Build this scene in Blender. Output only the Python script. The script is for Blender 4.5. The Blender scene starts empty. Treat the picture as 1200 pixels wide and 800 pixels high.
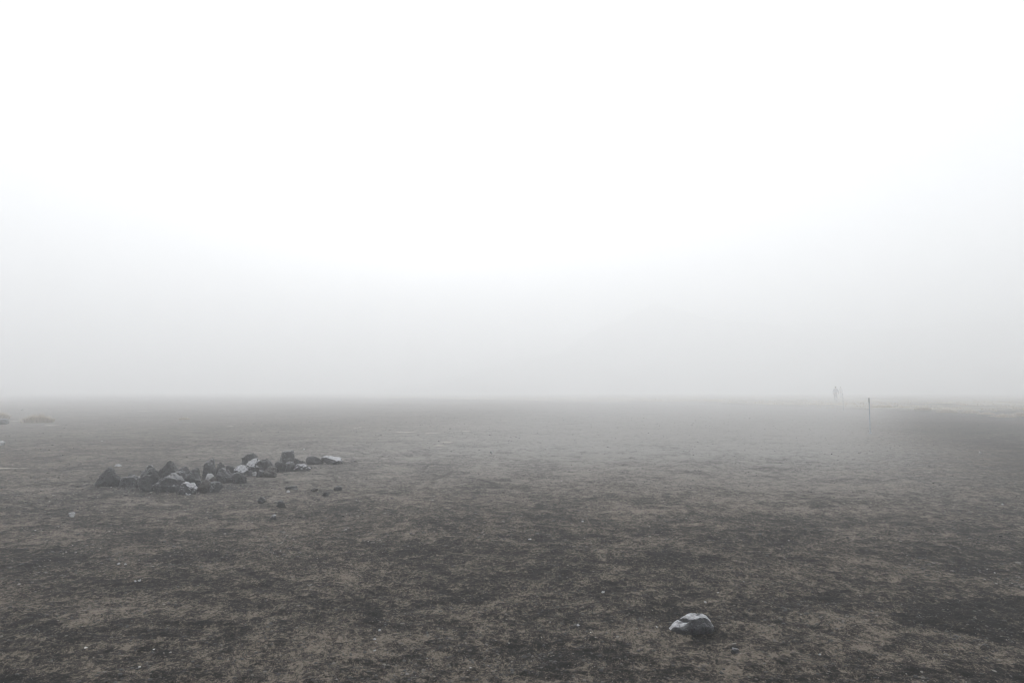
import bpy, bmesh, math, random
import numpy as np
from mathutils import Vector, Matrix

random.seed(11)
RNG = np.random.default_rng(7)
scene = bpy.context.scene
COL = scene.collection

# ------------------------------------------------------------------ camera
CAM_H = 1.6
PITCH = math.atan(56 / 800)
cam_data = bpy.data.cameras.new("camera")
cam_data.lens = 24
cam_data.sensor_width = 36
cam_data.clip_end = 3000
cam = bpy.data.objects.new("camera", cam_data)
cam.location = (0, 0, CAM_H)
cam.rotation_euler = (math.radians(90) + PITCH, 0, 0)
COL.objects.link(cam)
scene.camera = cam


def at(px, py, z=0.0):
    """Ground point seen at a pixel of the 1200x800 photograph."""
    xc, yc = (px - 600) / 800, (400 - py) / 800
    d = (xc, math.cos(PITCH) - yc * math.sin(PITCH), math.sin(PITCH) + yc * math.cos(PITCH))
    t = (z - CAM_H) / d[2]
    return d[0] * t, d[1] * t


# ------------------------------------------------------------------ noise (numpy)
def _hash(*ints, seed=0):
    h = np.uint32(seed * 2654435761 & 0xFFFFFFFF) * np.ones_like(ints[0], dtype=np.uint32)
    for k, v in zip((374761393, 668265263, 2147483647), ints):
        h = (h ^ (v.astype(np.int64) & 0xFFFFFFFF).astype(np.uint32) * np.uint32(k)) * np.uint32(1274126177)
        h ^= h >> np.uint32(15)
    h *= np.uint32(2246822519)
    h ^= h >> np.uint32(13)
    return h


def noise2(x, y, seed=0):
    xi, yi = np.floor(x), np.floor(y)
    fx, fy = x - xi, y - yi
    u, v = fx * fx * fx * (fx * (fx * 6 - 15) + 10), fy * fy * fy * (fy * (fy * 6 - 15) + 10)

    def g(i, j):
        a = _hash(xi + i, yi + j, seed=seed).astype(np.float64) * (2 * math.pi / 4294967296.0)
        return np.cos(a) * (fx - i) + np.sin(a) * (fy - j)
    a = g(0, 0) * (1 - u) + g(1, 0) * u
    b = g(0, 1) * (1 - u) + g(1, 1) * u
    return (a * (1 - v) + b * v) * 1.5


def fbm2(x, y, octaves=3, seed=0, gain=0.5):
    out, amp = 0, 1.0
    for k in range(octaves):
        out = out + amp * noise2(x * 2 ** k + 17.3 * k, y * 2 ** k - 9.1 * k, seed + k)
        amp *= gain
    return out


def noise3(p, seed=0):
    pi = np.floor(p)
    f = p - pi
    w = f * f * f * (f * (f * 6 - 15) + 10)
    out = 0
    for i in (0, 1):
        for j in (0, 1):
            for k in (0, 1):
                h = _hash(pi[:, 0] + i, pi[:, 1] + j, pi[:, 2] + k, seed=seed)
                a = (h & np.uint32(0xFFFF)).astype(np.float64) * (2 * math.pi / 65536)
                z = (h >> np.uint32(16)).astype(np.float64) / 32768 - 1
                r = np.sqrt(np.maximum(0, 1 - z * z))
                g = r * np.cos(a) * (f[:, 0] - i) + r * np.sin(a) * (f[:, 1] - j) + z * (f[:, 2] - k)
                out = out + g * (w[:, 0] if i else 1 - w[:, 0]) * (w[:, 1] if j else 1 - w[:, 1]) * (w[:, 2] if k else 1 - w[:, 2])
    return out * 1.4


def fbm3(p, octaves=3, seed=0, gain=0.5):
    out, amp = 0, 1.0
    for k in range(octaves):
        out = out + amp * noise3(p * 2 ** k + 7.7 * k, seed + k)
        amp *= gain
    return out


def sstep(a, b, x):
    t = np.clip((x - a) / (b - a), 0, 1)
    return t * t * (3 - 2 * t)


# ------------------------------------------------------------------ object helpers
def make_mesh(name, verts, faces_flat, n, attrs=None, smooth=True):
    """numpy mesh of n-gons (n = 3 or 4)."""
    me = bpy.data.meshes.new(name)
    nf = len(faces_flat) // n
    me.vertices.add(len(verts))
    me.vertices.foreach_set("co", np.asarray(verts, np.float32).ravel())
    me.loops.add(len(faces_flat))
    me.loops.foreach_set("vertex_index", np.asarray(faces_flat, np.int32))
    me.polygons.add(nf)
    me.polygons.foreach_set("loop_start", np.arange(0, nf * n, n, dtype=np.int32))
    me.polygons.foreach_set("loop_total", np.full(nf, n, np.int32))
    me.polygons.foreach_set("use_smooth", np.full(nf, smooth, bool))
    for k, v in (attrs or {}).items():
        a = me.attributes.new(k, 'FLOAT', 'POINT')
        a.data.foreach_set("value", np.asarray(v, np.float32))
    me.update(calc_edges=True)
    return me


def link(name, me, mat=None, parent=None, loc=None):
    o = bpy.data.objects.new(name, me)
    COL.objects.link(o)
    if mat is not None:
        me.materials.append(mat)
    if parent is not None:
        o.parent = parent
    if loc is not None:
        o.location = loc
    return o


def tag(o, label=None, cat=None, group=None, kind=None):
    for k, v in (("label", label), ("category", cat), ("group", group), ("kind", kind)):
        if v:
            o[k] = v
    return o


# ------------------------------------------------------------------ materials
class Mat:
    def __init__(self, name):
        self.m = bpy.data.materials.new(name)
        self.m.use_nodes = True
        self.t = self.m.node_tree
        self.b = self.t.nodes["Principled BSDF"]

    def node(self, kind, **kw):
        n = self.t.nodes.new(kind)
        for k, v in kw.items():
            if k in n.inputs:
                n.inputs[k].default_value = v
            else:
                setattr(n, k, v)
        return n

    def wire(self, a, b):
        self.t.links.new(a, b)

    def coords(self):
        return self.node("ShaderNodeTexCoord").outputs["Object"]

    def noise(self, scale, detail=3, rough=0.55, vec=None):
        n = self.node("ShaderNodeTexNoise", Scale=scale, Detail=detail, Roughness=rough)
        self.wire(vec or self.coords(), n.inputs["Vector"])
        return n.outputs["Fac"]

    def ramp(self, fac, stops):
        n = self.node("ShaderNodeValToRGB")
        e = n.color_ramp.elements
        while len(e) < len(stops):
            e.new(0.5)
        for k, (p, c) in enumerate(stops):
            e[k].position = p
            e[k].color = (*c, 1) if len(c) == 3 else (c[0], c[0], c[0], 1)
        self.wire(fac, n.inputs["Fac"])
        return n.outputs["Color"]

    def attr(self, name):
        return self.node("ShaderNodeAttribute", attribute_name=name).outputs["Fac"]

    def math(self, op, a, b=None):
        n = self.node("ShaderNodeMath", operation=op)
        for k, v in enumerate((a, b)):
            if v is None:
                continue
            if isinstance(v, (int, float)):
                n.inputs[k].default_value = v
            else:
                self.wire(v, n.inputs[k])
        return n.outputs[0]

    def mix(self, fac, a, b, blend='MIX'):
        n = self.node("ShaderNodeMix", data_type='RGBA', blend_type=blend)
        for sock, v in ((n.inputs[0], fac), (n.inputs[6], a), (n.inputs[7], b)):
            if isinstance(v, (int, float)):
                sock.default_value = v
            elif isinstance(v, tuple):
                sock.default_value = (*v, 1)
            else:
                self.wire(v, sock)
        return n.outputs[2]

    def bump(self, height, strength, dist, prev=None):
        n = self.node("ShaderNodeBump", Strength=strength, Distance=dist)
        self.wire(height, n.inputs["Height"])
        if prev is not None:
            self.wire(prev, n.inputs["Normal"])
        return n.outputs["Normal"]


# ground: near-black wet cinders over grey-brown dust, broken up from boot size down to grains
g = Mat("volcanic_ground")
mp = g.node("ShaderNodeMapping")
mp.inputs["Scale"].default_value = (1.0, 0.85, 1.0)          # wind-laid: a little longer across the view than along it
mp.inputs["Rotation"].default_value = (0, 0, 0.22)
g.wire(g.coords(), mp.inputs["Vector"])
vec = mp.outputs[0]
lumps = g.noise(7, 5, 0.68, vec)
fine = g.noise(34, 5, 0.72, vec)
grain = g.noise(150, 3, 0.65)
k = g.math('ADD', g.attr("dust"), g.math('MULTIPLY', g.math('SUBTRACT', lumps, 0.5), 2.0))
k = g.math('ADD', k, g.math('MULTIPLY', g.math('SUBTRACT', fine, 0.5), 3.1))
k = g.math('ADD', k, g.math('MULTIPLY', g.math('SUBTRACT', grain, 0.5), 2.9))
dust = g.ramp(k, [(0.06, (0.0042, 0.0038, 0.0035)), (0.36, (0.024, 0.0207, 0.0172)), (0.64, (0.102, 0.085, 0.067)), (1.0, (0.215, 0.182, 0.146))])
straw = g.ramp(g.noise(1.3, 4), [(0.35, (0.27, 0.25, 0.20)), (0.65, (0.48, 0.45, 0.38))])
dust = g.mix(g.math("MULTIPLY", g.attr("fog_tint"), g.ramp(k, [(0.30, (0.25,)), (0.75, (0.9,))])), dust, (0.30, 0.29, 0.275))     # fog brightness painted into the ground colour further out
c = g.mix(g.attr("straw"), dust, straw)
c = g.mix(g.attr("sand"), c, (0.42, 0.39, 0.34))
c = g.mix(g.ramp(g.noise(95, 1, 0.4), [(0.735, (0,)), (0.76, (1,))]), c, (0.26, 0.25, 0.235))     # pale grit
g.wire(c, g.b.inputs["Base Color"])
g.b.inputs["Roughness"].default_value = 0.8
g.b.inputs["Specular IOR Level"].default_value = 0.06
nrm = g.bump(lumps, 0.5, 0.05)
nrm = g.bump(fine, 0.8, 0.022, nrm)
g.wire(g.bump(grain, 0.7, 0.007, nrm), g.b.inputs["Normal"])
M_GROUND = g.m

# loose gravel: mostly near-black cinders, some brown, a few pale
g = Mat("gravel_stone")
c = g.ramp(g.attr("tone"), [(0.0, (0.006, 0.006, 0.0065)), (0.55, (0.022, 0.0205, 0.019)), (0.90, (0.130, 0.115, 0.096)), (0.972, (0.27, 0.25, 0.225)), (0.985, (0.50, 0.49, 0.47)), (1.0, (0.66, 0.65, 0.64))])
c = g.mix(1.0, c, g.ramp(g.noise(120, 3), [(0.3, (0.65,)), (0.7, (1.3,))]), 'MULTIPLY')
g.wire(c, g.b.inputs["Base Color"])
g.b.inputs["Roughness"].default_value = 0.55
M_GRAVEL = g.m


def rock_material(name, dark, light, rough, patch, pale=(0.36, 0.355, 0.35), scale=1.0, lo=0.52):
    """Wet lava: vesicles, wet sky sheen painted in as pale colour where PATCH > 0 (painted per vertex by the builder, edge broken up by noise)."""
    g = Mat(name)
    n = g.noise(14 * scale, 5, 0.6)
    v = g.node("ShaderNodeTexVoronoi", Scale=70 * scale)
    g.wire(g.coords(), v.inputs["Vector"])
    pits = v.outputs["Distance"]
    base = g.ramp(n, [(0.3, dark), (0.7, light)])
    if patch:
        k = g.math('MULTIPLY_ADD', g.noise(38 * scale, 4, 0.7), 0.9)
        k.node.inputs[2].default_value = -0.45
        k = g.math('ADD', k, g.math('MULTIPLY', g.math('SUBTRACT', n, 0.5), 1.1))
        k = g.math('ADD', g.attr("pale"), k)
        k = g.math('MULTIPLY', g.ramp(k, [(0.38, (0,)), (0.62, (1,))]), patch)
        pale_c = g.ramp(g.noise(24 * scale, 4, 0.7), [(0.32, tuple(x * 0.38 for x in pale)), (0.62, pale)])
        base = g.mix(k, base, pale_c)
    base = g.mix(1.0, base, g.ramp(pits, [(0.05, (0.45,)), (0.35, (1.0,))]), 'MULTIPLY')
    g.wire(base, g.b.inputs["Base Color"])
    g.wire(g.ramp(n, [(0.35, (rough + 0.2,)), (0.62, (rough,))]), g.b.inputs["Roughness"])
    g.b.inputs["Specular IOR Level"].default_value = 0.28
    b1 = g.bump(n, 0.7, 0.04)
    b1 = g.bump(g.noise(60 * scale, 4, 0.7), 0.5, 0.010, b1)
    g.wire(g.bump(pits, 0.5, 0.012, b1), g.b.inputs["Normal"])
    return g.m


M_DARK = rock_material("dark_lava", (0.007, 0.0075, 0.0085), (0.026, 0.026, 0.028), 0.28, 0.6, (0.20, 0.20, 0.205))
M_GREY = rock_material("grey_lava", (0.016, 0.017, 0.019), (0.068, 0.069, 0.072), 0.28, 0.8, (0.30, 0.30, 0.305))
M_BROWN = rock_material("brown_lava", (0.018, 0.015, 0.013), (0.065, 0.055, 0.048), 0.38, 0.6, (0.26, 0.25, 0.235))
M_PALE = rock_material("sheen_lava", (0.012, 0.0125, 0.0145), (0.05, 0.05, 0.055), 0.28, 1.0, (0.55, 0.55, 0.57))  # its tops carry the wet sky sheen as pale colour
M_WHITE = rock_material("white_stone", (0.20, 0.20, 0.205), (0.66, 0.66, 0.67), 0.4, 0.0)

g = Mat("dry_grass")
c = g.ramp(g.attr("tone"), [(0.0, (0.36, 0.30, 0.22)), (0.5, (0.55, 0.475, 0.37)), (1.0, (0.72, 0.65, 0.53))])
g.wire(c, g.b.inputs["Base Color"])
g.b.inputs["Roughness"].default_value = 0.7
M_GRASS = g.m


def plain(name, col, rough=0.7, metal=0.0, var=0.25, scale=20):
    g = Mat(name)
    n = g.noise(scale, 4)
    lo, hi = tuple(x * (1 - var) for x in col), tuple(x * (1 + var) for x in col)
    g.wire(g.ramp(n, [(0.3, lo), (0.7, hi)]), g.b.inputs["Base Color"])
    g.b.inputs["Roughness"].default_value = rough
    g.b.inputs["Metallic"].default_value = metal
    return g.m


M_POST = plain("weathered_metal", (0.33, 0.365, 0.41), 0.45, 0.0, 0.3, 9)
M_POSTCAP = plain("grey_cap", (0.26, 0.265, 0.275), 0.5)
M_JACKET = plain("grey_blue_cloth", (0.36, 0.375, 0.41), 0.8)
M_JACKET2 = plain("grey_cloth", (0.52, 0.52, 0.53), 0.8)
M_TROUSER = plain("charcoal_cloth", (0.46, 0.46, 0.47), 0.85)
M_SKIN = plain("skin", (0.45, 0.29, 0.22), 0.5, var=0.08)
M_HAIR = plain("hair", (0.02, 0.015, 0.012), 0.5)
M_BOOT = plain("boot_leather", (0.05, 0.035, 0.025), 0.6)
M_PACK = plain("pack_cloth", (0.50, 0.51, 0.53), 0.75)
M_HILL = plain("hill_cinder", (0.035, 0.034, 0.033), 0.9, var=0.5, scale=0.05)

# ------------------------------------------------------------------ ground
# the trodden track runs from the viewer towards the hikers; the grass flat starts beyond a slanting edge
EDGE = np.array([(150, -20), (60, 33), (33, 44.5), (28, 52), (21, 77), (-15, 118), (-60, 145), (-400, 190)], float)
PILE = np.array([at(122, 572), at(160, 574), at(205, 577), at(250, 574), at(300, 555), at(350, 549), at(392, 542)])
SANDS = [  # pale sandy streaks: pixel left, right, y, half depth in metres
    (-14, 31, 547.5, 0.16), (462, 488, 506.2, 0.30), (498, 516, 507.6, 0.28), (516, 531, 518, 0.20), (508, 521, 521.2, 0.16),
    (446, 466, 543, 0.06), (166, 178, 481, 0.9), (265, 273, 500, 0.25), (414, 426, 501, 0.35), (52, 68, 497.6, 0.40), (14, 22, 493.6, 0.35), (540, 552, 505.5, 0.3)]


def track_offset(x, y):
    cx = 0.47 * (y - 3.0) + 0.5 * np.sin(y * 0.17)
    return (x - cx) / 1.105


def height_parts(x, y, r):
    fade = lambda lo, hi: 1 - sstep(lo, hi, r)
    h = 0.035 * noise2(x / 3.1, y / 3.1, 1) + 0.05 * noise2(x / 11, y / 11, 2)
    trod = noise2(x / 0.42 + 0.5 * noise2(x / 0.3, y / 0.3, 8), y / 0.30, 3)           # boot-sized hollows
    h = h + 0.017 * trod
    clod = fbm2(x / 0.13, y / 0.085, 3, 20)
    h = h + 0.011 * clod * fade(14, 34)
    grit = fbm2(x / 0.036, y / 0.028, 2, 40)
    h = h + 0.0055 * np.abs(grit) * fade(6, 14)
    return h, trod, clod, grit


def edge_signed(x, y):
    """> 0 beyond the slanting edge of the grass flat (metres, approximate)."""
    ey = np.interp(x, EDGE[::-1, 0], EDGE[::-1, 1])
    return y - ey + 3.0 * noise2(x / 7, y / 7, 61)


def ground_z(x, y):
    x, y = np.atleast_1d(np.asarray(x, float)), np.atleast_1d(np.asarray(y, float))
    r = np.hypot(x, y)
    h = height_parts(x, y, r)[0]
    return relief(x, y, h)


def relief(x, y, h):
    k = edge_signed(x, y)
    h = h + 0.25 * sstep(-1.5, 2.5, k) * (0.75 + 0.5 * noise2(x / 4.1, y / 4.1, 63)) * sstep(5, 25, x)
    fx, fy = FRONT
    d = np.hypot((x - fx - 0.02) / 0.30, (y - fy) / 0.22)
    return h - 0.025 * np.exp(-d * d)


FRONT = at(815, 744)

ANG_F = np.radians(np.arange(-50, 50.001, 0.088))
ANG_B = np.radians(np.arange(52, 308.1, 2.0))
ang = np.concatenate([ANG_F, ANG_B])
rad = [0.25]
while rad[-1] < 700:
    r = rad[-1]
    rad.append(r + (0.05 if r < 2.9 else 0.009 if r < 7.5 else 0.0013 * r if r < 18 else 0.005 * r if r < 90 else 0.02 * r))
rad = np.array(rad)
NA, NR = len(ang), len(rad)
A, R_ = np.meshgrid(ang, rad)
gx, gy = (np.sin(A) * R_).ravel(), (np.cos(A) * R_).ravel()
gr = R_.ravel()
gz, trod, clod, grit = height_parts(gx, gy, gr)
gz = relief(gx, gy, gz)

off = track_offset(gx, gy)
patch = fbm2(gx / 0.95 + 0.5 * noise2(gx / 0.4, gy / 0.4, 71), gy / 0.8 + 0.4 * noise2(gx / 0.5, gy / 0.5, 72), 4, 70, 0.62)
on_track = (1 - sstep(0.4, 6.5, off + 1.2 * patch)) * sstep(-12.5, -3.0, off / (1 + np.maximum(gy, 0) / 45))  # light track widens leftward with distance, carrying fog brightness in its colour
fog_tint = np.clip(on_track * sstep(7, 20, gr) + 0.60 * sstep(11, 55, gr), 0, 1) * (1 - 0.75 * sstep(1.0, 8.0, off + 1.2 * patch) * (1 - sstep(45, 90, gr)))  # ground colour lightened with distance in place of thicker fog
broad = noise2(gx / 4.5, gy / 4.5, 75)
dust = 0.37 + 0.16 * sstep(9, 30, gr) + 0.28 * sstep(28, 90, gr) + (0.08 + 0.30 * sstep(6, 20, gr)) * on_track + 0.34 * patch * (1 - 0.5 * sstep(12, 40, gr)) + 0.10 * broad  # real dust, plus fog brightness painted in with distance
dust = dust - 0.20 * clod * (1 - sstep(14, 40, gr)) + 0.10 * trod
dust = dust - 0.16 * np.abs(grit) * (1 - sstep(6, 14, gr))
dust = dust - 0.24 * sstep(1.0, 7.0, off)                              # the dark cinder field beside the track
# damp dark ground round the heap; by the single rock damp plus its painted shadow
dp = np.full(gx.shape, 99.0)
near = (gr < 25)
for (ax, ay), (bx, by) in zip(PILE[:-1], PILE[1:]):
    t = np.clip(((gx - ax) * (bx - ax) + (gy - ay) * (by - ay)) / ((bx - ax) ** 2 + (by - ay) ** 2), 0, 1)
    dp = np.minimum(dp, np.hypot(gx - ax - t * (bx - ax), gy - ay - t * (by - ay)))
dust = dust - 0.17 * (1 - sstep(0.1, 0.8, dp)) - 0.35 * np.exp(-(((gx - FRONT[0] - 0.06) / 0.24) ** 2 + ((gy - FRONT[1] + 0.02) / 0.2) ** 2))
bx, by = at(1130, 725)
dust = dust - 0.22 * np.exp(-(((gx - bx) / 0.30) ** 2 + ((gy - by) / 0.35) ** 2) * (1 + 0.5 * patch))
sand = np.zeros(gx.shape)
for x0, x1, py, hw in SANDS:
    (ax, ay), (bx, by) = at(x0, py), at(x1, py)
    cx, cy, hx = (ax + bx) / 2, ay, abs(bx - ax) / 2
    wob = 0.35 * noise2(gx / (hx * 0.6) + py, gy / (hw * 0.8), 80)
    d = np.hypot((gx - cx) / hx, (gy - cy + 0.25 * hw * np.sin(gx / hx * 2)) / hw) + wob
    sand = np.maximum(sand, 0.8 * (1 - sstep(0.6, 1.05, d)))
straw = sstep(-1.0, 3.0, edge_signed(gx, gy)) * (0.55 + 0.6 * noise2(gx / 5, gy / 9, 66))
front_idx = np.arange(NR - 1)[:, None] * NA + np.arange(NA)[None, :]
nxt = np.arange(NR - 1)[:, None] * NA + (np.arange(NA)[None, :] + 1) % NA
quads = np.stack([front_idx, front_idx + NA, nxt + NA, nxt], -1).reshape(-1, 4)[:, ::-1]
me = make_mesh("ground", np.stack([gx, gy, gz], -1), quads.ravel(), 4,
               {"dust": np.clip(dust, 0, 1), "sand": sand, "fog_tint": fog_tint, "straw": np.clip(straw, 0, 1)})
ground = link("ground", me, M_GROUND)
tag(ground, "dark volcanic plain of cinders and trodden grey-brown dust", kind="structure")

# ------------------------------------------------------------------ hill in the fog
hx_, hy_ = np.meshgrid(np.linspace(-130, 720, 190), np.linspace(235, 600, 100))
prof = np.interp(hx_ / hy_ * 170, [-45, -12, 14, 36, 46, 56, 70, 85, 105, 127, 170, 260, 430], [-2, 4, 12, 21.5, 20, 17.9, 17.2, 16.3, 17.2, 19, 22, 19, 4])
shape = sstep(245, 330, hy_) * (1 - sstep(390, 590, hy_))
hz_ = -0.6 + prof * 1.94 * shape + 3.4 * fbm2(hx_ / 34, hy_ / 34, 4, 90) * shape
n, m = hx_.shape
idx = np.arange(n - 1)[:, None] * m + np.arange(m - 1)[None, :]
q = np.stack([idx, idx + 1, idx + m + 1, idx + m], -1).reshape(-1, 4)
hill = link("hill", make_mesh("hill", np.stack([hx_, hy_, hz_], -1).reshape(-1, 3), q.ravel(), 4), M_HILL)
tag(hill, "dark hill almost lost in the fog behind the hikers", kind="structure")

# ------------------------------------------------------------------ rocks
_ICO = {}


def ico(sub):
    if sub not in _ICO:
        bm = bmesh.new()
        bmesh.ops.create_icosphere(bm, subdivisions=sub, radius=1)
        bm.verts.ensure_lookup_table()
        _ICO[sub] = (np.array([v.co for v in bm.verts]), np.array([[v.index for v in f.verts] for f in bm.faces]).ravel())
        bm.free()
    return _ICO[sub]


def rock_mesh(name, size, seed, sub=4, cuts=10, rough=0.19, planes=(), pale_dir=None, pale_amt=0.0):
    """A broken lava block: a convex cut solid, chipped by noise, fitted to SIZE (full extents); base at z = 0, sunk a little."""
    rng = np.random.default_rng(seed)
    v, f = ico(sub)
    d = v / np.linalg.norm(v, axis=1)[:, None]
    ns = rng.normal(size=(cuts, 3))
    ns /= np.linalg.norm(ns, axis=1)[:, None]
    hs = rng.uniform(0.52, 0.92, cuts)
    P = [(nn, h) for nn, h in zip(ns, hs)] + [(np.array(n_) / np.linalg.norm(n_), h) for n_, h in planes]
    acc = np.full(len(d), 1.0) ** -26.0
    for nn, h in P:
        c = d @ nn
        acc = acc + np.where(c > 0.05, (h / np.maximum(c, 0.05)) ** -26.0, 0)
    r = acc ** (-1 / 26.0)
    p = d * r[:, None]
    off = rng.uniform(-50, 50, 3)
    big = fbm3(p * 1.7 + off, 3, seed % 97)
    cr = 1 - np.abs(noise3(p * 2.6 - off, 5 + seed % 31))
    chip = fbm3(p * 6.0 + off, 3, 11 + seed % 53, 0.6)
    pits = np.minimum(0, noise3(p * 9 + off, 3) + 0.12)
    p = p * (1 + rough * (0.9 * big + 0.45 * chip - 0.9 * np.maximum(0, cr - 0.86) * 3 + 0.35 * pits) + 0.10 * rough * fbm3(p * 13 + off, 2, 17))[:, None]
    lo, hi = p.min(0), p.max(0)
    p = (p - (lo + hi) / 2) / (hi - lo) * np.array(size)
    p[:, 2] += size[2] / 2
    p[:, :2] *= (1 + 0.22 * np.clip(1 - p[:, 2] / (0.6 * size[2]), 0, 1))[:, None]      # stands on a broad foot
    attrs = {}
    # pale upward side: wet sky sheen put into the stone's colour
    me = make_mesh(name, p, f, 3)
    nv = np.zeros(len(p) * 3, np.float32)
    me.vertices.foreach_get("normal", nv)
    nv = nv.reshape(-1, 3)
    pd = np.array(pale_dir if pale_dir is not None else (0, 0, 1.0), float)
    pd /= np.linalg.norm(pd)
    # sky glints painted pale on upward crests: convex places, averaged over the neighbours
    e = np.unique(np.sort(np.concatenate([f.reshape(-1, 3)[:, [0, 1]], f.reshape(-1, 3)[:, [1, 2]], f.reshape(-1, 3)[:, [0, 2]]]), 1), axis=0)
    deg = np.bincount(e.ravel(), minlength=len(p))[:, None]

    def around(val):
        out = np.zeros_like(val)
        np.add.at(out, e[:, 0], val[e[:, 1]])
        np.add.at(out, e[:, 1], val[e[:, 0]])
        return out / deg
    lap = p - around(around(around(p)))
    conv = (lap * nv).sum(1) / (np.mean(np.linalg.norm(p[e[:, 0]] - p[e[:, 1]], axis=1)))
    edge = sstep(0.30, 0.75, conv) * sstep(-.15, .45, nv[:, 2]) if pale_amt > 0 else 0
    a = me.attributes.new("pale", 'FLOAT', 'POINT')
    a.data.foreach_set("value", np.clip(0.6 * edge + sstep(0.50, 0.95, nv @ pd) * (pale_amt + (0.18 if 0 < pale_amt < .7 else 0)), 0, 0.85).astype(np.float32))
    return me


def put_rock(name, label, x0, x1, ytop, ybase, mat, seed, depth=0.8, lift=0.0, sub=5, cat="rock", group=None, rot=0.0, **kw):
    """Rock spanning pixels x0..x1, ytop..ybase of the photograph; YBASE is where it would meet the ground; LIFT raises one that lies on others."""
    gx_, gy_ = at((x0 + x1) / 2, ybase)
    dist = math.hypot(gy_, CAM_H)
    w, h = (x1 - x0) * gy_ / 800, (ybase - ytop) * gy_ / 800
    sink = 0.28 * h
    dep = depth * (w + h) / 2 * 1.15
    if mat is M_PALE or mat is M_WHITE:
        kw.setdefault('rough', .22)
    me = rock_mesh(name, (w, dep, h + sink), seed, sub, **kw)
    o = link(name, me, mat)
    yy = gy_ + dep * 0.42
    z = float(ground_z(gx_ * yy / gy_, yy)[0])
    o.location = (gx_ * yy / gy_, yy, z - sink + lift)
    o.rotation_euler = (0, 0, rot)
    return tag(o, label, cat, group)


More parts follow.
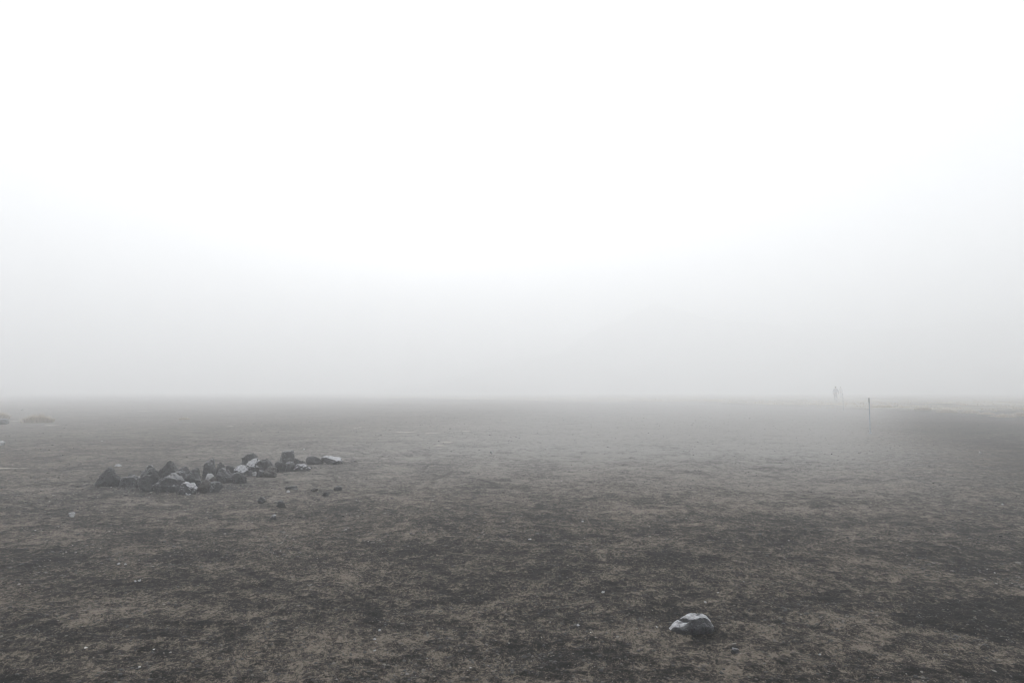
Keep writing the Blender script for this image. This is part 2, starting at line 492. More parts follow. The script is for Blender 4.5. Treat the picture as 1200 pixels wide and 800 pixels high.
HEAP = "rocks of the low lava heap"
UP = (0, 0, 1)
rocks = [
    # label, x0, x1, ytop, ybase, material, extras
    ("big black rounded block at the far left end of the rock heap", 116, 142, 549, 572, M_DARK, dict(pale_dir=(0, -.1, 1), pale_amt=.25, cuts=12, rough=.2)),
    ("low grey stone between the big black end block and the rest of the heap", 140, 163, 557.5, 572, M_GREY, dict(pale_dir=(.5, -.1, 1), pale_amt=0.42)),
    ("small black lump peeking over the low grey stone near the black end block", 149, 157, 555, 566, M_DARK, dict(pale_amt=0.26)),
    ("dark stone with a pale rim behind the plain dark block of the heap", 165, 184, 546, 568, M_DARK, dict(pale_dir=(-.2, -.2, 1), pale_amt=0.59)),
    ("small pale capped knob perched on the dark pale rimmed stone", 171, 179, 543.5, 549, M_PALE, dict(pale_amt=0.51, lift=.19, yb=563)),
    ("plain dark block low in front of the pale rimmed stone", 162, 189, 556, 576, M_DARK, dict(planes=[((0, -1, .4), .7)])),
    ("tall dark peaked block at the back, left of the light grey boulder's crest", 184, 211, 541, 566, M_DARK, dict(planes=[((-.6, 0, .8), .6), ((.75, 0, .6), .62)])),
    ("largest light grey boulder with a pale ridge, front of the heap", 180, 219, 557, 578, M_GREY, dict(sub=5, pale_dir=(.2, -.15, 1), pale_amt=.85, planes=[((.45, -.1, .9), .62), ((-.7, -.1, .7), .62)])),
    ("flat grey slab lying behind the light grey boulder", 199, 222, 553, 566, M_GREY, dict(pale_dir=(0, -.1, 1), pale_amt=.6, planes=[((0, 0, 1), .5)])),
    ("dark wedge with a brilliant white top at the front edge of the heap", 210, 231, 565, 580, M_PALE, dict(pale_dir=(.45, -.35, .9), pale_amt=1.1, planes=[((.45, -.3, .85), .60)])),
    ("smooth dark block right behind the white topped wedge", 216, 239, 555, 574, M_DARK, dict(planes=[((0, -1, .25), .7)])),
    ("bluish jagged stone with pale edges behind the flat grey slab", 207, 222, 547, 561, M_GREY, dict(pale_amt=0.64, rough=.16)),
    ("small jagged grey stone above the smooth dark block", 221, 234, 548, 561, M_GREY, dict(pale_dir=(-.6, -.2, .8), pale_amt=0.42, rough=.16)),
    ("grey peaked stone with a white tip, tallest in the middle of the heap", 237, 253, 538, 561, M_GREY, dict(pale_dir=(0, -.2, 1), pale_amt=.55, planes=[((-.75, 0, .6), .62), ((.8, 0, .5), .62)])),
    ("dark rounded stone leaning against the white tipped peaked one", 250, 262, 541, 559, M_DARK, dict(pale_dir=(-.6, -.2, .9), pale_amt=0.34)),
    ("small white stone at the foot of the white tipped peaked one", 242, 251, 554, 563, M_WHITE, {}),
    ("rough brown stone between the smooth dark block and the pitted blue grey stone", 232, 246, 563, 577, M_BROWN, dict(rough=.18, pale_amt=0.34)),
    ("little brown stone just under the small white stone of the heap", 243, 253, 559.5, 569, M_BROWN, dict(rough=.16)),
    ("pitted blue grey stone with pale flecks at the front of the heap", 244, 261, 565, 577, M_GREY, dict(rough=.2, pale_dir=(-.2, -.5, .8), pale_amt=0.68)),
    ("dark angular stone right of the small white stone", 249, 266, 553, 567, M_DARK, dict(pale_amt=0.21)),
    ("grey stone with one pale streak, behind the dark angular stone", 256, 271, 548.5, 562, M_GREY, dict(pale_dir=(.5, -.2, .9), pale_amt=0.42)),
    ("dark stone with pale chips beside the dark front corner block", 261, 277, 555.5, 567, M_DARK, dict(pale_dir=(.2, -.2, 1), pale_amt=0.64, rough=.16)),
    ("dark block forming the front right corner of the heap's main part", 269, 288, 553.5, 567, M_DARK, dict(pale_amt=.3, planes=[((1, 0, .1), .8)])),
    ("cream white faced stone below the black square block", 273, 291, 545, 559, M_PALE, dict(pale_dir=(.35, -.45, .8), pale_amt=1.0, planes=[((.4, -.4, .8), .62)])),
    ("long low dark stone just left of the cream white faced stone", 263, 277, 545, 556, M_DARK, dict(pale_amt=0.30)),
    ("black square block standing behind the pale leaning slab", 284, 304, 530.5, 552, M_DARK, dict(planes=[((0, 0, 1), .7), ((-1, 0, 0), .72), ((1, 0, .4), .75)])),
    ("pale faceted slab leaning against the black square block", 287, 309, 537, 554, M_PALE, dict(sub=5, pale_dir=(-.3, -.6, .8), pale_amt=.95, planes=[((-.35, -.55, .75), .55), ((.9, 0, .2), .7)], rot=-.15)),
    ("black wedge right of the pale leaning slab", 305, 321, 537, 553, M_DARK, dict(planes=[((.7, 0, .7), .55)])),
    ("tiny white chip in front of the pale leaning slab", 295, 301, 552, 557, M_WHITE, {}),
    ("tiny grey chip beside the tiny white chip of the heap", 289, 296, 551, 557, M_GREY, dict(pale_amt=0.59)),
    ("small grey stone between the white chip and the speckled rough stone", 301, 312, 551, 559, M_GREY, dict(pale_amt=0.42)),
    ("speckled rough stone with a white corner in front of the black wedge", 308, 324, 547, 559.5, M_BROWN, dict(rough=.2, pale_dir=(.7, -.3, .7), pale_amt=0.85)),
    ("dark grey mound between the black wedge and the rounded pale capped stone", 320, 337, 540, 553, M_DARK, dict(pale_amt=0.26)),
    ("blocky grey speckled stone standing farthest back in the heap", 328, 346, 527, 545, M_GREY, dict(rough=.15, pale_amt=.7, pale_dir=(.3, -.5, .8), planes=[((0, 0, 1), .75)])),
    ("rounded grey stone with a pale cap below the blocky speckled one", 332, 346, 540, 552, M_GREY, dict(pale_dir=(-.3, -.2, 1), pale_amt=0.59)),
    ("little dark stone right of the rounded pale capped stone", 344, 353, 537.5, 548, M_DARK, {}),
    ("small brown stone with a pale top behind the flat white topped stone", 350, 360, 540, 549, M_BROWN, dict(pale_amt=0.68)),
    ("low flat stone with a whitish top at the right of the heap's tail", 344, 363, 544.5, 552.5, M_PALE, dict(pale_dir=(0, -.25, 1), pale_amt=.8, planes=[((0, 0, 1), .55)])),
    ("low dark mound next to the long white slab", 359, 379, 534, 543, M_DARK, dict(rough=.14)),
    ("long bright white topped slab ending the tail of the heap", 375, 401, 534.5, 544, M_PALE, dict(sub=5, pale_dir=(.35, -.25, .9), pale_amt=1.15, planes=[((.42, -.2, .85), .5)])),
]
for k, (label, x0, x1, yt, yb, mat, kw) in enumerate(rocks):
    kw = dict(kw)
    lift = kw.pop("lift", 0)
    if "yb" in kw:                        # lies on another stone: keep its height, stand it over that stone
        h_px = yb - yt
        yb = kw.pop("yb")
        yt = yb - h_px
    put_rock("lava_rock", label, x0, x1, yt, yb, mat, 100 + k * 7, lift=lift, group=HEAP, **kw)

# the single rock close to the viewer
def wedge_rock():
    """The lone rock, lofted from cross sections: it rises from a thin tip to a blunt end, its top a narrow sloping shelf, its near face full and dark."""
    xs = np.array([-.150, -.128, -.085, -.012, .055, .105, .128, .140])
    zt = np.array([.030, .058, .088, .121, .116, .106, .060, .015])       # back edge of the shelf
    zr = np.array([.022, .036, .030, .080, .106, .104, .052, .010])       # near edge of the shelf
    yr = np.array([-.01, -.030, -.060, -.040, -.015, -.005, -.005, -.005])
    yt = np.array([.02, .045, .075, .095, .10, .085, .055, .02])
    yf = np.array([-.03, -.060, -.105, -.105, -.10, -.09, -.065, -.03])
    yb = np.array([.03, .07, .115, .14, .14, .125, .085, .03])
    zt[1:3] = .044, .074
    zt, zr = zt * .76, np.minimum(zr * .98, zt * .752)
    zt[0], zr[0] = .006, .005
    yr, yt, yf, yb = yr * .72, yt * .72, yf * .72, yb * .8
    nst, sec = 90, 72
    xx = np.linspace(xs[0], xs[-1], nst)
    I = lambda a: np.interp(xx, xs, a)
    sm = lambda a: np.convolve(np.pad(a, 3, mode='edge'), np.ones(7) / 7, 'valid')
    ZT, ZR, YR, YT, YF, YB = (sm(I(a)) for a in (zt, zr, yr, yt, yf, yb))
    rings, SH = [], []
    for k in range(nst):
        P = np.array([(YF[k] * .8, -.05), (YF[k] * .9, .004), (YF[k], ZR[k] * .5), (YR[k] - .010, ZR[k] * .94), (YR[k] + .004, ZR[k]),
                      (YT[k] - .012, ZT[k]), (YT[k] + .006, ZT[k] * .9), (YB[k], ZT[k] * .35), (YB[k] * .9, -.05)])
        L = np.concatenate([[0], np.cumsum(np.hypot(*np.diff(P, axis=0).T))])
        t = np.linspace(0, L[-1], sec)
        SH.append(.78 * sstep(L[3] * .985, L[4], t) * (1 - sstep(L[6], L[6] * 1.06, t)))
        rings.append(np.stack([np.full(sec, xx[k]), np.interp(t, L, P[:, 0]), np.interp(t, L, P[:, 1])], -1))
    p, SH = np.array(rings), np.array(SH)
    p = np.concatenate([p[:1] * [1, .3, .6], p, p[-1:] * [1, .3, .6]])
    n, m = p.shape[:2]
    p = p.reshape(-1, 3)
    q = 7 * p + 3.3
    amp = .0085 * fbm3(q * 1.9, 4, 5, .6) - .006 * np.maximum(0, 1 - np.abs(noise3(q * 1.3, 9)) * 9) + .004 * noise3(q * 7, 21)
    p = p + np.stack([.4 * amp, -.75 * amp, .9 * amp], -1)
    cleft = 1 - sstep(.004, .016, np.abs((p[:, 0] + .035) * .8 + p[:, 1] * .55) + .006 * noise3(q * 3, 31))
    pale = -1.2 * cleft + np.concatenate([SH[:1], SH, SH[-1:]]).reshape(-1) + .35 * noise3(q * 2.6, 41)  # pale shelf: wet sky sheen as colour, left out of the cleft
    # the cleft across the shelf
    d = np.abs((p[:, 0] + .035) * .8 + (p[:, 1] - .0) * .55) + .006 * noise3(q * 3, 31)
    p[:, 2] -= .022 * (1 - sstep(.004, .017, d)) * sstep(.03, .06, p[:, 2])
    idx = np.arange(n - 1)[:, None] * m + np.arange(m - 1)[None]
    f = np.stack([idx, idx + m, idx + m + 1, idx + 1], -1).reshape(-1, 4)
    me = make_mesh("lava_rock", p, f.ravel(), 4)
    bm = bmesh.new(); bm.from_mesh(me)
    bmesh.ops.holes_fill(bm, edges=[e for e in bm.edges if e.is_boundary])
    bmesh.ops.recalc_face_normals(bm, faces=bm.faces[:])
    bm.to_mesh(me); bm.free()
    a = me.attributes.new("pale", 'FLOAT', 'POINT')
    a.data.foreach_set("value", np.clip(pale[:len(me.vertices)], 0, .9).astype(np.float32))
    return me


FX, FY = at(816.5, 745.5)
FZ = float(ground_z(FX, FY + .1)[0])
tag(link("lava_rock", wedge_rock(), M_PALE, loc=(FX, FY + .10, FZ - .004)),
    "lone dark wedge of rock with a pale sloping top on bare trodden ground", "rock")

LOOSE = "loose stones lying on the plain"
loose = [
    ("dark pointed stone on the ground in front of the heap's right half", 324, 334, 588.5, 596.5, M_DARK),
    ("dark stubby stone left of the dark pointed one", 302, 311, 583, 590.5, M_DARK),
    ("small dark stone with a white top nearer than the dark pointed one", 317, 324, 603, 608.5, M_PALE),
    ("white pebble under the heap's tail, brightest on that patch", 335, 340.5, 574.5, 578, M_WHITE),
    ("flat dark stone just behind the brightest white pebble", 334, 349, 570.5, 575.5, M_DARK),
    ("dark stone below the heap's long white slab", 391, 401, 570.5, 576.5, M_DARK),
    ("small dark stone left of the one below the long white slab", 378, 385, 577, 582, M_DARK),
    ("low dark stone midway between the white pebble and the small dark stone", 364, 373, 573.5, 578, M_BROWN),
    ("white flake lying behind the heap's big black block", 134, 142, 543.5, 546.5, M_WHITE),
    ("cream stone on dark cinders below the heap's left end", 80, 88, 601, 606, M_WHITE),
    ("white slanting stone standing alone in the middle distance", 573.5, 578, 524.5, 529, M_WHITE),
    ("pale rounded stone at the left border of the view", -4, 5.5, 517, 522.5, M_WHITE),
    ("grey boulder at the foot of the straw shrub cut by the left border", -6, 9, 490.5, 497.5, M_GREY),
    ("small white stone far out between the two straw shrubs", 24, 27.5, 478.5, 481.5, M_WHITE),
    ("white pebble just beyond the lone wedge rock", 825, 828.5, 707.5, 711.5, M_WHITE),
    ("grey speckled pebble nearer than the lone wedge rock", 857, 866, 761, 767.5, M_GREY),
    ("white pebble far nearer than the lone rock, by the lower edge", 959, 962.5, 766, 769, M_WHITE),
    ("white stone chip upright on the dark cinders right of the posts", 1147, 1150, 527, 531.5, M_WHITE),
    ("tawny pebble with a black shadow side near the lower left corner", 39, 46, 738, 743.5, M_BROWN),
    ("white chip beyond the heap's tail", 354.5, 357.5, 524, 526.5, M_WHITE),
    ("pale pebble of a close pair below the heap, the larger", 161, 165.5, 680.5, 683.5, M_WHITE),
    ("pale pebble of a close pair below the heap, the smaller", 157, 160, 681, 684.5, M_WHITE),
    ("white pebble of a loose row, the one nearest the heap", 137, 141.5, 660, 663, M_WHITE),
    ("white pebble ending the loose row on its other end", 145, 148.5, 661, 663.5, M_WHITE),
    ("bright pebble alone in the middle of the trodden ground", 704.5, 709, 692.5, 696, M_WHITE),
    ("pale chip on the dust straight below the white slanting stone", 675.5, 679.5, 730.5, 734, M_WHITE),
    ("pale pebble far up the trodden ground", 681, 684.5, 610, 612.5, M_WHITE),
    ("white pebble on dark soil in the lower middle", 437, 441, 743, 746.5, M_WHITE),
    ("white pebble close above the one on dark soil", 443, 447, 734.5, 737.5, M_WHITE),
    ("pale pebble just nearer than those on dark soil", 437.5, 441, 755, 758, M_WHITE),
    ("white pebble alone on the track's dark margin", 1173, 1176, 586, 588.5, M_WHITE),
    ("dark stone alone on the pale trodden track", 991, 995.5, 626.5, 630, M_DARK),
]
for k, (label, x0, x1, yt, yb, mat) in enumerate(loose):
    small = (x1 - x0) < 6
    if small:
        yt, x0, x1 = yt + (yb - yt) * .35, x0 + (x1 - x0) * .1, x1 - (x1 - x0) * .1
    put_rock("pebble" if small else "loose_stone", label, x0, x1, yt, yb, mat, 2000 + k * 13, sub=3, cat="pebble" if small else "stone",
             group="pebbles lying on the plain" if small else LOOSE, rough=.22, cuts=7, pale_amt=.7)

# ------------------------------------------------------------------ gravel (nobody could count it)
def scatter_gravel():
    V, F, T = [], [], []
    base = 0
    bands = [  # count, r range, size range (radius, m), sub
        (36000, 2.6, 8.0, 0.0028, 0.0135, 1), (16000, 2.6, 14, 0.003, 0.010, 1), (34000, 7, 42, 0.005, 0.024, 1), (2600, 22, 90, 0.014, 0.042, 1), (1000, 4, 40, 0.012, 0.034, 2)]
    for cnt, r0, r1, s0, s1, sub in bands:
        r = np.exp(RNG.uniform(math.log(r0), math.log(r1), cnt))
        a = np.radians(RNG.uniform(-48, 48, cnt))
        x, y = np.sin(a) * r, np.cos(a) * r
        o = track_offset(x, y)
        trk = (1 - sstep(1.4, 4.6, o)) * sstep(-12.5, -3.0, o)
        clump = fbm2(x / 0.9, y / 0.9, 2, 300)
        keep = RNG.random(cnt) < np.clip(0.75 - 0.50 * trk + 0.5 * clump, 0.06, 1)
        keep &= edge_signed(x, y) < 2
        if sub == 2:                                            # broken bits lying about the heap
            k_ = RNG.integers(0, len(PILE), cnt)
            hp = np.arange(cnt) < 820
            x = np.where(hp, PILE[k_, 0] + RNG.normal(0, .34, cnt), x)
            y = np.where(hp, PILE[k_, 1] + .1 + RNG.normal(.1, .24, cnt), y)
            keep |= hp
        x, y = x[keep], y[keep]
        n = len(x)
        s = s0 + (s1 - s0) * RNG.random(n) ** 2.6
        s *= np.where(track_offset(x, y) > 3, 0.8, 1)
        z = ground_z(x, y)
        tone = np.clip(RNG.normal(0.50 + 0.16 * (r0 >= 7), 0.27, n), 0, 0.968)
        tone = np.where(RNG.random(n) < 0.016, RNG.uniform(0.972, 1, n), tone)
        s = np.where(tone > 0.95, s * 0.62, s)
        v0, f0 = ico(sub)
        nv = len(v0)
        q = RNG.normal(size=(n, 4))
        q /= np.linalg.norm(q, axis=1)[:, None]
        w_, x_, y_, z_ = q.T
        Rm = np.stack([1 - 2 * (y_**2 + z_**2), 2 * (x_*y_ - z_*w_), 2 * (x_*z_ + y_*w_), 2 * (x_*y_ + z_*w_), 1 - 2 * (x_**2 + z_**2), 2 * (y_*z_ - x_*w_),
                       2 * (x_*z_ - y_*w_), 2 * (y_*z_ + x_*w_), 1 - 2 * (x_**2 + y_**2)], -1).reshape(n, 3, 3)
        jit = 1 + 0.22 * RNG.normal(size=(n, nv, 1)).clip(-1.4, 1.4)
        sc = RNG.uniform(0.6, 1.25, (n, 1, 3))
        p = v0[None] * jit * sc
        p = np.einsum('nij,nkj->nki', Rm, p) * s[:, None, None]
        p[:, :, 2] *= 0.55
        p += np.stack([x, y, z + s * 0.14], -1)[:, None, :]
        V.append(p.reshape(-1, 3))
        F.append((f0[None, :] + base + np.arange(n)[:, None] * nv).ravel())
        T.append(np.repeat(tone, nv))
        base += n * nv
    return np.concatenate(V), np.concatenate(F), np.concatenate(T)


V, F, T = scatter_gravel()
gravel = link("gravel", make_mesh("gravel", V, F, 3, {"tone": T}, smooth=False), M_GRAVEL)
tag(gravel, "scattered cinder gravel and tiny pale grit over the plain", kind="stuff")


# ------------------------------------------------------------------ dry grass
def blades(cx, cy, cz, n, rng, spread, length, width, lean, dome=0.0):
    """n tapering bent blades (two quads each) rooted round each given point."""
    a = rng.uniform(0, 2 * math.pi, n)
    rr = spread * np.sqrt(rng.random(n))
    bx, by = cx + np.cos(a) * rr, cy + np.sin(a) * rr
    out = a + rng.normal(0, 0.6, n)
    ln = length * rng.uniform(0.6, 1.1, n) * (1 - dome * (rr / max(np.max(spread), 1e-6)) ** 2)
    le = lean * rng.uniform(0.3, 1.2, n) * (0.35 + 0.65 * rr / np.max(spread))
    wx, wy = -np.sin(out) * width * 0.5, np.cos(out) * width * 0.5
    bz = cz + 0 * bx
    P = []
    for t, wk in ((0, 1.0), (0.55, 0.8), (1.0, 0.12)):
        hx = bx + np.cos(out) * ln * le * t * t
        hy = by + np.sin(out) * ln * le * t * t
        hz = bz + ln * t * (1 - 0.35 * le * t)
        P += [np.stack([hx - wx * wk, hy - wy * wk, hz], -1), np.stack([hx + wx * wk, hy + wy * wk, hz], -1)]
    v = np.stack(P, 1).reshape(-1, 3)
    q0 = np.array([0, 1, 3, 2, 2, 3, 5, 4])
    f = (q0[None] + 6 * np.arange(n)[:, None]).ravel()
    t = np.repeat(np.clip(rng.normal(0.5, 0.25, n), 0, 1), 6)
    return v, f, t


def tussock(label, px, py, wpx, hpx, seed, n=900, cat="shrub", name="straw_shrub", group=None, bladew=0.014):
    x, y = at(px, py)
    w, h = wpx * y / 800, hpx * y / 800
    z = float(ground_z(x, y)[0])
    rng = np.random.default_rng(seed)
    V_, F_, T_ = [], [], []
    base = 0
    for k in range(5):                                    # several clumps make the uneven dome
        ox = 0 if k == 0 else rng.uniform(-0.26, 0.26) * w
        oy = 0 if k == 0 else rng.uniform(-0.2, 0.2) * w
        v, f, t = blades(ox, oy, 0, n // 5, rng, 0.30 * w, h * (1.0 if k == 0 else rng.uniform(0.6, 0.95)), bladew, 0.8, 0.45)
        V_.append(v); F_.append(f + base); T_.append(t); base += len(v)
    o = link(name, make_mesh(name, np.concatenate(V_), np.concatenate(F_), 4, {"tone": np.concatenate(T_)}), M_GRASS, loc=(x, y, z - 0.02))
    return tag(o, label, cat, group)


SHR = "straw coloured shrubs out on the plain"
tussock("rounded straw coloured shrub standing clear on the grey plain", 44.5, 494.5, 33, 13.5, 1, 2600, group=SHR)
tussock("straw coloured shrub cut by the left border behind a grey boulder", -3, 492, 24, 11.5, 2, 2000, group=SHR)
tussock("small faint straw tuft alone between heap and fog", 215, 491, 12, 4.5, 3, 700, group=SHR)
MND = "dry grass hummocks along the edge of the grass flat"
hum = [("low pale hummock next to the nearer post", 1036, 480, 26, 4.5), ("flat pale hummock behind its neighbours right of the posts", 1060, 480.5, 24, 4),
       ("broad pale hummock fourth along from the nearer post", 1112, 483, 30, 5.5), ("narrow hummock in the dip before the broad pale one", 1084, 482, 22, 5),
       ("rounded hummock just past the broad pale one", 1136, 484, 24, 5), ("thin low hummock between two rounded ones", 1156, 485.5, 20, 4),
       ("rounded hummock standing a little nearer than the edge row", 1178, 487.5, 28, 6), ("last hummock at the right border of the view", 1202, 487, 30, 7)]
for k, (lb, px, py, w, h) in enumerate(hum):
    tussock(lb + ", dry grass", px, py, w, h, 20 + k, 1300, "grass hummock", "grass_hummock", MND, 0.02)

rng = np.random.default_rng(5)
gxs, gys = [], []
for r0, r1, cnt in ((40, 90, 9000), (90, 150, 6000)):
    a = np.radians(rng.uniform(-45, 45, cnt)); r = rng.uniform(r0, r1, cnt)
    x, y = np.sin(a) * r, np.cos(a) * r
    ok = (edge_signed(x, y) > 0.5) & (noise2(x / 3.3, y / 3.3, 67) > -0.1)
    gxs.append(x[ok]); gys.append(y[ok])
gxs, gys = np.concatenate(gxs), np.concatenate(gys)
V_, F_, T_ = [], [], []
k = 7
rx, ry = np.repeat(gxs, k) + rng.normal(0, .12, len(gxs) * k), np.repeat(gys, k) + rng.normal(0, .12, len(gxs) * k)
v, f, t = blades(rx, ry, ground_z(rx, ry) - 0.01, len(rx), rng, 0.05, 0.17, 0.03, 0.9)
grass = link("dry_grass", make_mesh("dry_grass", v, f, 4, {"tone": t}), M_GRASS)
tag(grass, "thin dry straw grass on the far flat", kind="stuff")


# ------------------------------------------------------------------ marker posts
def post(label, px, py, height, lean):
    x, y = at(px, py)
    z = float(ground_z(x, y)[0])
    root = bpy.data.objects.new("marker_post", None)
    COL.objects.link(root)
    root.location = (x, y, z)
    root.rotation_euler = (0.0, lean, 0.3)
    tag(root, label, "post", "thin posts marking the track")
    bm = bmesh.new()
    bmesh.ops.create_cone(bm, cap_ends=True, segments=14, radius1=0.020, radius2=0.018, depth=height, matrix=Matrix.Translation((0, 0, height / 2 - 0.06)))
    bmesh.ops.create_cone(bm, cap_ends=True, segments=14, radius1=0.055, radius2=0.030, depth=0.05, matrix=Matrix.Translation((0, 0, 0.012)))
    me_ = bpy.data.meshes.new("shaft"); bm.to_mesh(me_); bm.free()
    link("shaft", me_, M_POST, root)
    bm = bmesh.new()
    bmesh.ops.create_cone(bm, cap_ends=True, segments=14, radius1=0.0225, radius2=0.020, depth=0.16, matrix=Matrix.Translation((0, 0, height - 0.135)))
    bmesh.ops.bevel(bm, geom=[e for e in bm.edges if all(abs(v.co.z - (height - 0.055)) < 1e-4 for v in e.verts)], offset=0.008, segments=2, affect='EDGES')
    me_ = bpy.data.meshes.new("cap"); bm.to_mesh(me_); bm.free()
    link("cap", me_, M_POSTCAP, root)


post("nearer thin grey blue post at the margin of the track", 1019.8, 507, 1.36, 0.0)
post("farther thin post, fainter in the fog, beside the hikers", 988.3, 480.5, 1.38, 0.0)


# ------------------------------------------------------------------ people
def skin(name, pts, edges, mat, parent, sub=2):
    """One continuous surface grown on a skeleton: pts = [(x,y,z,radius)], edges by index; root is vertex 0."""
    me_ = bpy.data.meshes.new(name)
    me_.from_pydata([p[:3] for p in pts], edges, [])
    o = bpy.data.objects.new(name, me_)
    COL.objects.link(o)
    md = o.modifiers.new("s", 'SKIN')
    md.use_smooth_shade = True
    for k, (p, sv) in enumerate(zip(pts, me_.skin_vertices[0].data)):
        r = p[3] if isinstance(p[3], tuple) else (p[3], p[3])
        sv.radius = r
        sv.use_root = (k == 0)
    o.modifiers.new("u", 'SUBSURF').levels = sub
    dg = bpy.context.evaluated_depsgraph_get()
    baked = bpy.data.meshes.new_from_object(o.evaluated_get(dg))
    bpy.data.objects.remove(o)
    baked.name = name
    for p in baked.polygons:
        p.use_smooth = True
    baked.materials.clear()
    return link(name, baked, mat, parent)


def ellipsoid(name, c, r, mat, parent, cutz=None):
    bm = bmesh.new()
    bmesh.ops.create_uvsphere(bm, u_segments=20, v_segments=14, radius=1)
    for v in bm.verts:
        v.co = Vector((c[0] + v.co.x * r[0], c[1] + v.co.y * r[1], c[2] + (max(v.co.z, cutz) if cutz is not None else v.co.z) * r[2]))
    for f in bm.faces:
        f.smooth = True
    me_ = bpy.data.meshes.new(name); bm.to_mesh(me_); bm.free()
    return link(name, me_, mat, parent)


def hiker(label, px, py, scale, yaw, stride, jacket, swing):
    x, y = at(px, py)
    root = bpy.data.objects.new("person", None)
    COL.objects.link(root)
    root.location = (x, y, float(ground_z(x, y)[0]))
    root.rotation_euler = (0, 0, yaw)                      # local +y is the way it walks
    root.scale = (scale,) * 3
    tag(root, label, "person", "hikers on the track")
    s = stride
    hipL, hipR = (-.095, 0, .90), (.095, 0, .90)
    kneeL, kneeR = (-.10, .10 + s * .30, .49), (.10, .06 - s * .18, .48)
    ankL, ankR = (-.10, s * .45, .10), (.10, -s * .55, .13)
    shL, shR = (-.19, .03, 1.43), (.19, .03, 1.43)
    elL, elR = (-.27, -.03 - swing * .2, 1.15), (.27, .02 + swing * .2, 1.15)
    wrL, wrR = (-.27, .05 - swing * .25, .90), (.27, .12 + swing * .25, .91)
    pts = [(0, 0, .95, (.15, .10)), (0, .02, 1.20, (.145, .10)), (0, .03, 1.40, (.15, .10)), (0, .04, 1.50, .055), (0, .055, 1.57, .055),
           (0, .065, 1.66, (.078, .095)), (0, .06, 1.74, (.06, .075))]
    ed = [(0, 1), (1, 2), (2, 3), (3, 4), (4, 5), (5, 6)]
    for hip, kn, an in ((hipL, kneeL, ankL), (hipR, kneeR, ankR)):
        b = len(pts)
        pts += [(*hip, .085), (*kn, .056), (*an, .04), (an[0], an[1] + .13, an[2] - .055, .035)]
        ed += [(0, b), (b, b + 1), (b + 1, b + 2), (b + 2, b + 3)]
    for sgn, sh, el, wr in ((-1, shL, elL, wrL), (1, shR, elR, wrR)):
        b = len(pts)
        pts += [(*sh, .055), (*el, .043), (*wr, .028), (wr[0], wr[1] + .015, wr[2] - .06, (.038, .02))]
        ed += [(2, b), (b, b + 1), (b + 1, b + 2), (b + 2, b + 3)]
        palm = b + 3
        for q, (dy, ln) in enumerate(((-.03, .075), (-.01, .09), (.01, .085), (.028, .07))):
            f_ = len(pts)
            pts += [(wr[0], wr[1] + .015 + dy, wr[2] - .10, .010), (wr[0] - sgn * .012, wr[1] + .02 + dy, wr[2] - .10 - ln * .6, .009), (wr[0] - sgn * .03, wr[1] + .02 + dy, wr[2] - .10 - ln, .008)]
            ed += [(palm, f_), (f_, f_ + 1), (f_ + 1, f_ + 2)]
        f_ = len(pts)
        pts += [(wr[0] - sgn * .01, wr[1] + .055, wr[2] - .06, .011), (wr[0] - sgn * .02, wr[1] + .075, wr[2] - .10, .009)]
        ed += [(palm, f_), (f_, f_ + 1)]
    skin("body", pts, ed, M_SKIN, root, 1)
    ellipsoid("nose", (0, .165, 1.655), (.014, .022, .022), M_SKIN, root)
    for sgn in (-1, 1):
        ellipsoid("ear", (sgn * .082, .06, 1.66), (.012, .024, .032), M_SKIN, root)
        ellipsoid("eye", (sgn * .032, .148, 1.685), (.013, .010, .009), M_HAIR, root)
    ellipsoid("hair", (0, .045, 1.70), (.098, .112, .105), M_HAIR, root, -.35)
    jp = [(0, 0, .90, (.18, .13)), (0, .02, 1.20, (.175, .13)), (0, .03, 1.40, (.18, .125)), (0, .04, 1.50, .075)]
    je = [(0, 1), (1, 2), (2, 3)]
    for sh, el, wr in ((shL, elL, wrL), (shR, elR, wrR)):
        b = len(jp)
        jp += [(*sh, .075), (*el, .06), (*wr, .045)]
        je += [(2, b), (b, b + 1), (b + 1, b + 2)]
    skin("jacket", jp, je, jacket, root)
    tp = [(0, 0, .93, (.165, .12))]
    te = []
    for hip, kn, an in ((hipL, kneeL, ankL), (hipR, kneeR, ankR)):
        b = len(tp)
        tp += [(hip[0], hip[1], .84, .10), (*kn, .073), (an[0], an[1], an[2] + .03, .058)]
        te += [(0, b), (b, b + 1), (b + 1, b + 2)]
    skin("trousers", tp, te, M_TROUSER, root)
    for an in (ankL, ankR):
        skin("boot", [(an[0], an[1], an[2] + .05, .052), (an[0], an[1] - .01, an[2] - .045, .05), (an[0], an[1] + .15, an[2] - .055, .042)], [(0, 1), (1, 2)], M_BOOT, root)
    return root


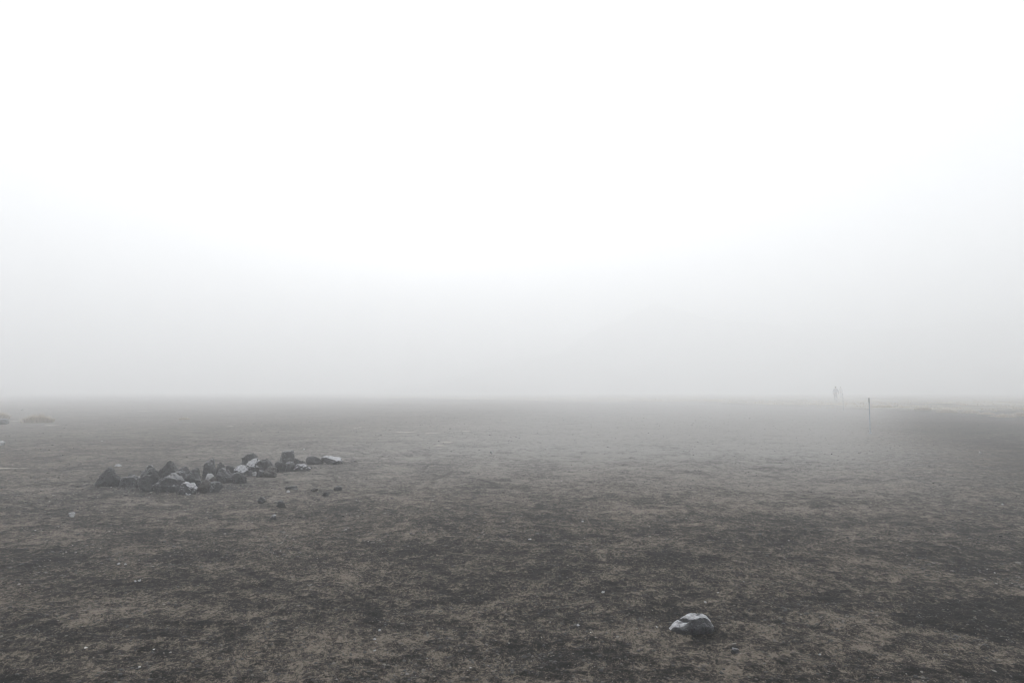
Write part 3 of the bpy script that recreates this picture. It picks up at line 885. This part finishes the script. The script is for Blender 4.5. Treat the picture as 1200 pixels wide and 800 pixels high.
def backpack(label, person, mat):
    root = bpy.data.objects.new("backpack", None)
    COL.objects.link(root)
    sc = person.scale[0]
    root.location = Vector(person.location) + Matrix.Rotation(person.rotation_euler.z, 3, 'Z') @ Vector((0, -.20, 1.02)) * sc
    root.rotation_euler = person.rotation_euler
    root.scale = person.scale
    tag(root, label, "backpack", "packs carried by the hikers")
    bm = bmesh.new()
    bmesh.ops.create_cube(bm, size=1, matrix=Matrix.Translation((0, 0, .24)) @ Matrix.Diagonal((.30, .18, .48, 1)))
    bmesh.ops.bevel(bm, geom=bm.edges[:], offset=.055, segments=4, affect='EDGES')
    me_ = bpy.data.meshes.new("sack"); bm.to_mesh(me_); bm.free()
    link("sack", me_, mat, root)
    bm = bmesh.new()
    bmesh.ops.create_cube(bm, size=1, matrix=Matrix.Translation((0, -.005, .50)) @ Matrix.Diagonal((.28, .20, .11, 1)))
    bmesh.ops.bevel(bm, geom=bm.edges[:], offset=.04, segments=4, affect='EDGES')
    me_ = bpy.data.meshes.new("lid"); bm.to_mesh(me_); bm.free()
    link("lid", me_, mat, root)
    for sgn in (-1, 1):
        skin("strap", [(sgn * .10, .08, .46, .016), (sgn * .115, .20, .50, .016), (sgn * .12, .33, .40, .016), (sgn * .13, .33, .22, .014), (sgn * .14, .14, .08, .014)],
             [(0, 1), (1, 2), (2, 3), (3, 4)], M_TROUSER, root, 1)


p1 = hiker("person seen from behind walking away, the clearer of two in the fog", 979.7, 471.6, 1.02, -0.45, 0.5, M_JACKET, 0.6)
backpack("pale backpack on the clearer hiker", p1, M_PACK)
hiker("fainter person walking ahead of the clearer hiker in the fog", 985.6, 467.5, 1.0, -0.45, -0.4, M_JACKET2, -0.5)

# ------------------------------------------------------------------ haze
SIGMA = 0.0134
bm = bmesh.new()
bmesh.ops.create_cube(bm, size=1, matrix=Matrix.Translation((0, 0, 25.5)) @ Matrix.Diagonal((1480, 1480, 54.0, 1)))
me_ = bpy.data.meshes.new("haze"); bm.to_mesh(me_); bm.free()
mh = bpy.data.materials.new("fog_air")
mh.use_nodes = True
nt = mh.node_tree
nt.nodes.remove(nt.nodes["Principled BSDF"])
pv = nt.nodes.new("ShaderNodeVolumePrincipled")
pv.inputs["Color"].default_value = (0.997, 0.998, 0.999, 1)
pv.inputs["Density"].default_value = SIGMA
pv.inputs["Anisotropy"].default_value = 0.33
nt.links.new(pv.outputs[0], nt.nodes["Material Output"].inputs["Volume"])
tag(link("haze", me_, mh), "dense white fog over the plain", kind="stuff")

# ------------------------------------------------------------------ light
SUN_EL, SUN_AZ = math.radians(17), math.radians(-7)          # behind the cloud, ahead of the viewer and a little left
ld = bpy.data.lights.new("sun", 'SUN')
ld.energy = 1.5
ld.angle = math.radians(60)
ld.color = (1.0, 0.994, 0.985)
sun = bpy.data.objects.new("sun", ld)
sd = Vector((math.sin(SUN_AZ) * math.cos(SUN_EL), math.cos(SUN_AZ) * math.cos(SUN_EL), math.sin(SUN_EL)))
sun.rotation_euler = sd.to_track_quat('Z', 'Y').to_euler()
COL.objects.link(sun)

w = bpy.data.worlds.new("World")
scene.world = w
w.use_nodes = True
nt = w.node_tree
bg = nt.nodes["Background"]
sky = nt.nodes.new("ShaderNodeTexSky")
sky.sky_type = 'NISHITA'
sky.sun_disc = False
sky.sun_elevation = SUN_EL
sky.sun_rotation = SUN_AZ
sky.dust_density = 4
hs = nt.nodes.new("ShaderNodeHueSaturation")
hs.inputs["Saturation"].default_value = 0.05
mx = nt.nodes.new("ShaderNodeMix")
mx.data_type = 'RGBA'
mx.inputs[0].default_value = 0.85                               # cloud evens the sky out
mx.inputs[7].default_value = (6.85, 7.18, 7.62, 1)
nt.links.new(sky.outputs[0], hs.inputs["Color"])
nt.links.new(hs.outputs[0], mx.inputs[6])
nt.links.new(mx.outputs[2], bg.inputs["Color"])
bg.inputs["Strength"].default_value = 0.050

# ------------------------------------------------------------------ render
scene.render.engine = 'CYCLES'
scene.cycles.volume_bounces = 8
scene.cycles.max_bounces = 12
scene.cycles.diffuse_bounces = 2
scene.cycles.glossy_bounces = 2
scene.cycles.use_denoising = True
scene.cycles.filter_width = 1.1
vs = scene.view_settings
vs.view_transform = 'Standard'
vs.look = 'None'
vs.exposure = 1.70
vs.gamma = 1.0
vs.use_curve_mapping = False
